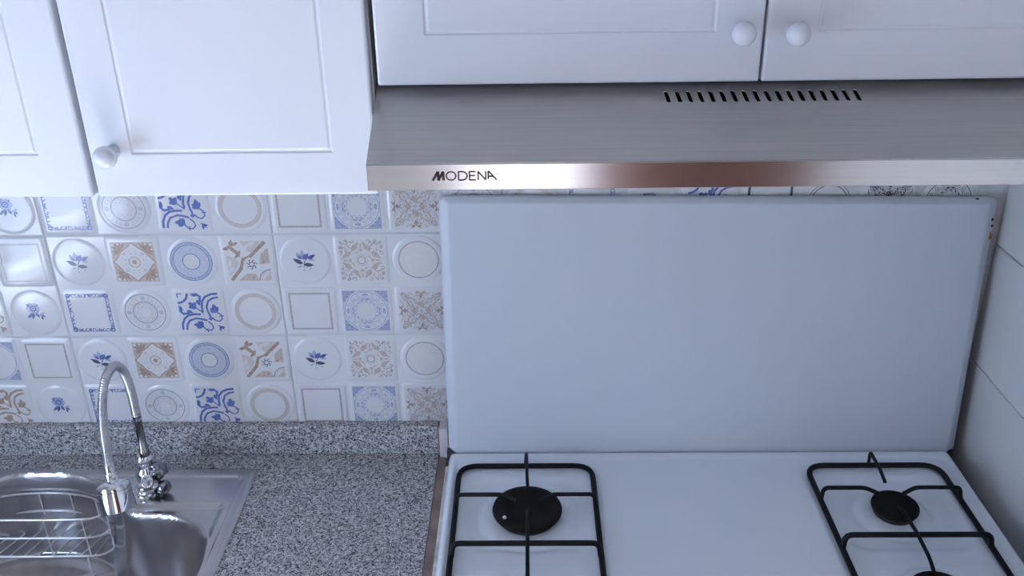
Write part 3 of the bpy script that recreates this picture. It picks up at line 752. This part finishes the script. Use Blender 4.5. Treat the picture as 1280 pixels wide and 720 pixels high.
# ------------------------------------------------------------------ cooker
ck = root('gas_cooker', 'white enamel gas cooker with four burners beside the granite worktop', 'cooker')
CX0, CX1, CY0, CY1 = .693, 1.6105, -.640, -.0675
YBUR = ((.8369, -.2434, .0585), (1.4509, -.2390, .0385), (.8369, -.466, .040), (1.4480, -.440, .047))
NX, NY = 306, 192
gx, gy = np.meshgrid(np.linspace(CX0, CX1, NX), np.linspace(CY0, CY1, NY)); P = np.stack([gx.ravel(), gy.ravel()], 1)
dO = rr_sd(P, CX0, CX1, CY0, CY1, .012)
h = -.014*(1-np.sqrt(np.clip(1-(1-np.clip(-dO/.010, 0, 1))**2, 0, 1)))
dI = rr_sd(P, CX0+.012, CX1-.012, CY0+.012, CY1-.020, .02); h -= .0022*sm(-dI, -.001, .006)
for x0, x1 in ((.7045, .9655), (1.3245, 1.5835)):
    dW = rr_sd(P, x0, x1, -.590, -.1035, .030); h -= .0025*sm(-dW, -.002, .009)
    dW = rr_sd(P, x0+.022, x1-.022, -.335, -.140, .040); h -= .0035*sm(-dW, -.002, .016)
    dW = rr_sd(P, x0+.022, x1-.022, -.565, -.372, .040); h -= .0030*sm(-dW, -.002, .016)
for (x, y, r) in YBUR:
    rr = np.hypot(P[:, 0]-x, P[:, 1]-y); h += .0035*(1-sm(rr, r+.014, r+.028)) - .002*np.exp(-((rr-r-.026)/.008)**2)
b = MB(); b.v = [(x, y, ZS+hh) for (x, y), hh in zip(P, h)]
b.f = [(j*NX+i, j*NX+i+1, (j+1)*NX+i+1, (j+1)*NX+i) for j in range(NY-1) for i in range(NX-1)]
# keep the rounded outer corners
ok = (dO <= .003)
b.f = [f for f in b.f if all(ok[k] for k in f)]; b.m = [0]*len(b.f)
# skirt
top = b.build('hob_plate', 'enamel', ck, smooth=60)
bm = bmesh.new(); bm.from_mesh(top.data); bmesh.ops.delete(bm, geom=[v for v in bm.verts if not v.link_faces], context='VERTS'); bm.to_mesh(top.data); bm.free()
b = MB(); b.box(CX0+.001, CX1-.001, CY0+.006, CY1, .06, ZS-.010); b.build('body', 'enamel', ck, bevel=.002)
b = MB(); b.box(CX0+.06, CX1-.06, CY0-.018, CY0+.006, .16, ZS-.16); od = b.build('oven_door', 'enamel', ck, bevel=.004)
b = MB(); b.tube(fillet([(CX0+.12, CY0-.018, ZS-.20), (CX0+.12, CY0-.055, ZS-.20), (CX1-.12, CY0-.055, ZS-.20), (CX1-.12, CY0-.018, ZS-.20)], .015), .008, 10); b.build('handle', 'chrome', od, smooth=50)
for i in range(5):
    b = MB(); b.lathe([(.022, 0), (.022, .006), (.017, .010), (.015, .026), (.001, .027)], (CX0+.16+i*.15, CY0+.006, ZS-.08), (0, -1, 0), 24); b.build('control_knob', 'iron', ck, smooth=40)
for x in (CX0+.05, CX1-.05):
    for y in (CY0+.06, CY1-.05):
        b = MB(); b.lathe([(.02, 0), (.02, .01), (.014, .014), (.014, .062)], (x, y, 0), n=16); b.build('foot', 'iron', ck, smooth=40)
b = MB(); b.box(.6845, .6935, CY0+.01, CY1+.0, ZC-.06, ZC+.006); b.build('side_flange', 'flange', ck, bevel=.0015)
# burners
for (x, y, r) in YBUR:
    zb = ZS-.0075
    b = MB(); b.lathe([(r*.86, 0), (r*.86, .004), (r*.82, .006), (r*.80, .014)], (x, y, zb), n=40); bb = b.build('burner_ring', 'alu', ck, smooth=35)
    b = MB(); prof = [(r*.86, .0125), (r*.99, .0135), (r, .0160), (r*.985, .0190), (r*.94, .0205), (r*.62, .0205), (r*.58, .0195), (r*.25, .0192), (.001, .0192)]
    b.lathe(prof, (x, y, zb), n=48); b.build('burner_cap', 'cap', bb, smooth=35)
# grates
def grate(x0, x1, y1, ym, yside, bur, name_label=None):
    y0 = max(2*ym-y1, -.580)
    zr = ZS+.0012; zb = ZS+.0240; rr_ = .0048; xm = (x0+x1)/2
    t = bpy.data.objects.new('pan_grate', None); C.objects.link(t)
    b = MB(); b.tube(fillet([(x0, y0, zr), (x1, y0, zr), (x1, y1, zr), (x0, y1, zr)], .034, 6, True), rr_, 10, True); b.build('rail', 'iron', t, smooth=60)
    b = MB(); b.tube(fillet([(x0+.001, ym-.003, zr-.001), (x0+.004, ym, zb), (x1-.004, ym, zb), (x1-.001, ym-.003, zr-.001)], .014), .0046, 10); b.build('cross_bar', 'iron', t, smooth=60)
    for sy, yy in ((1, yside), (-1, 2*ym-yside)):
        for sx, xe in ((1, x0), (-1, x1)):
            b = MB(); b.tube(fillet([(xe, yy-.004*sy, zr-.001), (xe+sx*.003, yy, zb), (bur[0]-sx*.042, yy, zb), (bur[0]-sx*.020, yy-.008*sy, zb-.007)], .009), .0037, 8); b.build('pan_finger', 'iron', t, smooth=60)
        ye = y1 if sy > 0 else y0
        b = MB(); b.tube(fillet([(bur[0]-.003, ye, zr), (bur[0]-.001, ye+sy*.006, zb+.002), (bur[0], yy+sy*.050, zb), (bur[0]+.001, yy+sy*.024, zb-.008)], .007), .0030, 8); b.build('pan_finger', 'iron', t, smooth=60)
    b = MB(); b.tube(fillet([(bur[0], bur[1]-.010, zb-.010), (bur[0], bur[1]-.030, zb-.001), (bur[0], ym, zb+.003), (bur[0], 2*ym-bur[1]+.035, zb-.001), (bur[0], 2*ym-bur[1]+.015, zb-.010)], .010), .0032, 8); b.build('long_finger', 'iron', t, smooth=60)
    return t
g1 = grate(.7154, .9535, -.1148, -.3440, -.2240, YBUR[0])
g1['label'] = 'black iron pan grate on the cooker, nearest the granite worktop'; g1['category'] = 'grate'; g1['group'] = 'pan grates on the cooker'
g2 = grate(1.3360, 1.5715, -.1172, -.3270, -.2095, YBUR[1])
g2['label'] = 'black iron pan grate on the cooker, beside the plain right wall'; g2['category'] = 'grate'; g2['group'] = 'pan grates on the cooker'
# crumb stuck on the big burner
b = MB(); b.lathe([(.001, 0), (.003, .001), (.0035, .003), (.002, .005), (.0005, .0056)], (.7990, -.2720, ZS-.0075+.0200), (.2, .1, 1), 8)
o = b.build('food_crumb', 'food'); o['label'] = 'small pale crumb lying on the large black burner'; o['category'] = 'crumb'

# ------------------------------------------------------------------ splash guard behind the cooker
gd = root('splash_guard', 'tall white enamel splash guard standing behind the cooker under the hood', 'splash guard')
GX0, GX1, GZ0, GZ1 = .6915, 1.6265, ZS-.006, S+.0715
def gp(x, z, d):                                           # leaning sheet: d = distance behind the face
    t = (z-GZ0)/(GZ1-GZ0); return (x, -.0665+.0455*t+d, z-.011*t*(x-GX0)/(GX1-GX0))
b = MB(); L = []
for e, d in ((.003, .0165), (0, .0155), (0, .0115), (.0018, .0084), (.0050, .0068), (.0135, .0010), (.0165, .0), (.0200, .0)):
    rr = [max(.002, .013-e), max(.002, .013-e), .002, .002]
    L.append([gp(x, z, d) for x, z in rrect(GX0+e, GX1-e, GZ0, GZ1-e*.55, rr, 6)])
b.loops(L, False, False)
n = len(L[0]); inner = L[-1]
b.add(inner, [tuple(range(n))])
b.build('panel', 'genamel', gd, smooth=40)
def patch(name, m, cx, cz, r, d, seed, sx=1.0):
    rr = random.Random(seed); b = MB(); n_ = 14
    rad = [r*(.65+.5*rr.random()) for _ in range(n_)]
    b.loops([[gp(cx+k*sx*rad[i]*math.cos(2*math.pi*i/n_), cz+k*rad[i]*math.sin(2*math.pi*i/n_), dd) for i in range(n_)] for k, dd in ((1, d+.0012), (1, d-.0002), (.6, d-.0007))], True, True)
    return b.build(name, m, gd)
patch('rust_spot', 'rust', 1.6225, S+.004, .0072, .0072, 3, .75)
patch('chip', 'scuff', 1.6215, S+.0330, .0032, .0068, 5); patch('chip', 'scuff', 1.6235, S+.0220, .0026, .0072, 8); patch('chip', 'scuff', 1.5910, S+.0700, .0016, .0060, 9, 2)
b = MB(); b.box(GX0-.003, GX0+.004, -.0690, -.0560, ZS-.020, ZS-.0005); b.build('hinge', 'scuff', gd)
b = MB(); b.box(GX1-.010, GX1-.005, -.0670, -.0560, ZS-.020, ZS-.006); b.build('hinge', 'scuff', gd)

# ------------------------------------------------------------------ unseen wooden cupboard, added for the brown reflection in the hood front
wc = root('brown_reflection_cupboard', 'tall reddish wooden cupboard, unseen, added behind the photographer for the brown reflection in the hood', 'cupboard')
wx0, wx1, wy0, wy1 = 1.035, XW-.006, -2.75, -2.02
b = MB(); b.box(wx0, wx1, wy0, wy1, 0, 1.95); b.build('body', 'wood', wc)
for i in range(2):
    x = wx0+.004+i*(wx1-wx0-.004)/2; x1_ = x+(wx1-wx0-.012)/2
    b = MB(); b.loops([[(xx, y, zz) for xx, zz in rrect(x+e, x1_-e, .08+e, 1.92-e, .001, 2)] for e, y in ((0, wy1), (0, wy1+.018), (.06, wy1+.018), (.065, wy1+.012), (.08, wy1+.012))], True, True); d = b.build('door', 'wood', wc)
    b = MB(); b.lathe([(.006, 0), (.006, .012), (.014, .018), (.012, .026), (.001, .028)], (x1_-.03 if i == 0 else x+.03, wy1+.018, 1.0), (0, 1, 0), 20); b.build('knob', 'dchrome', d, smooth=40)
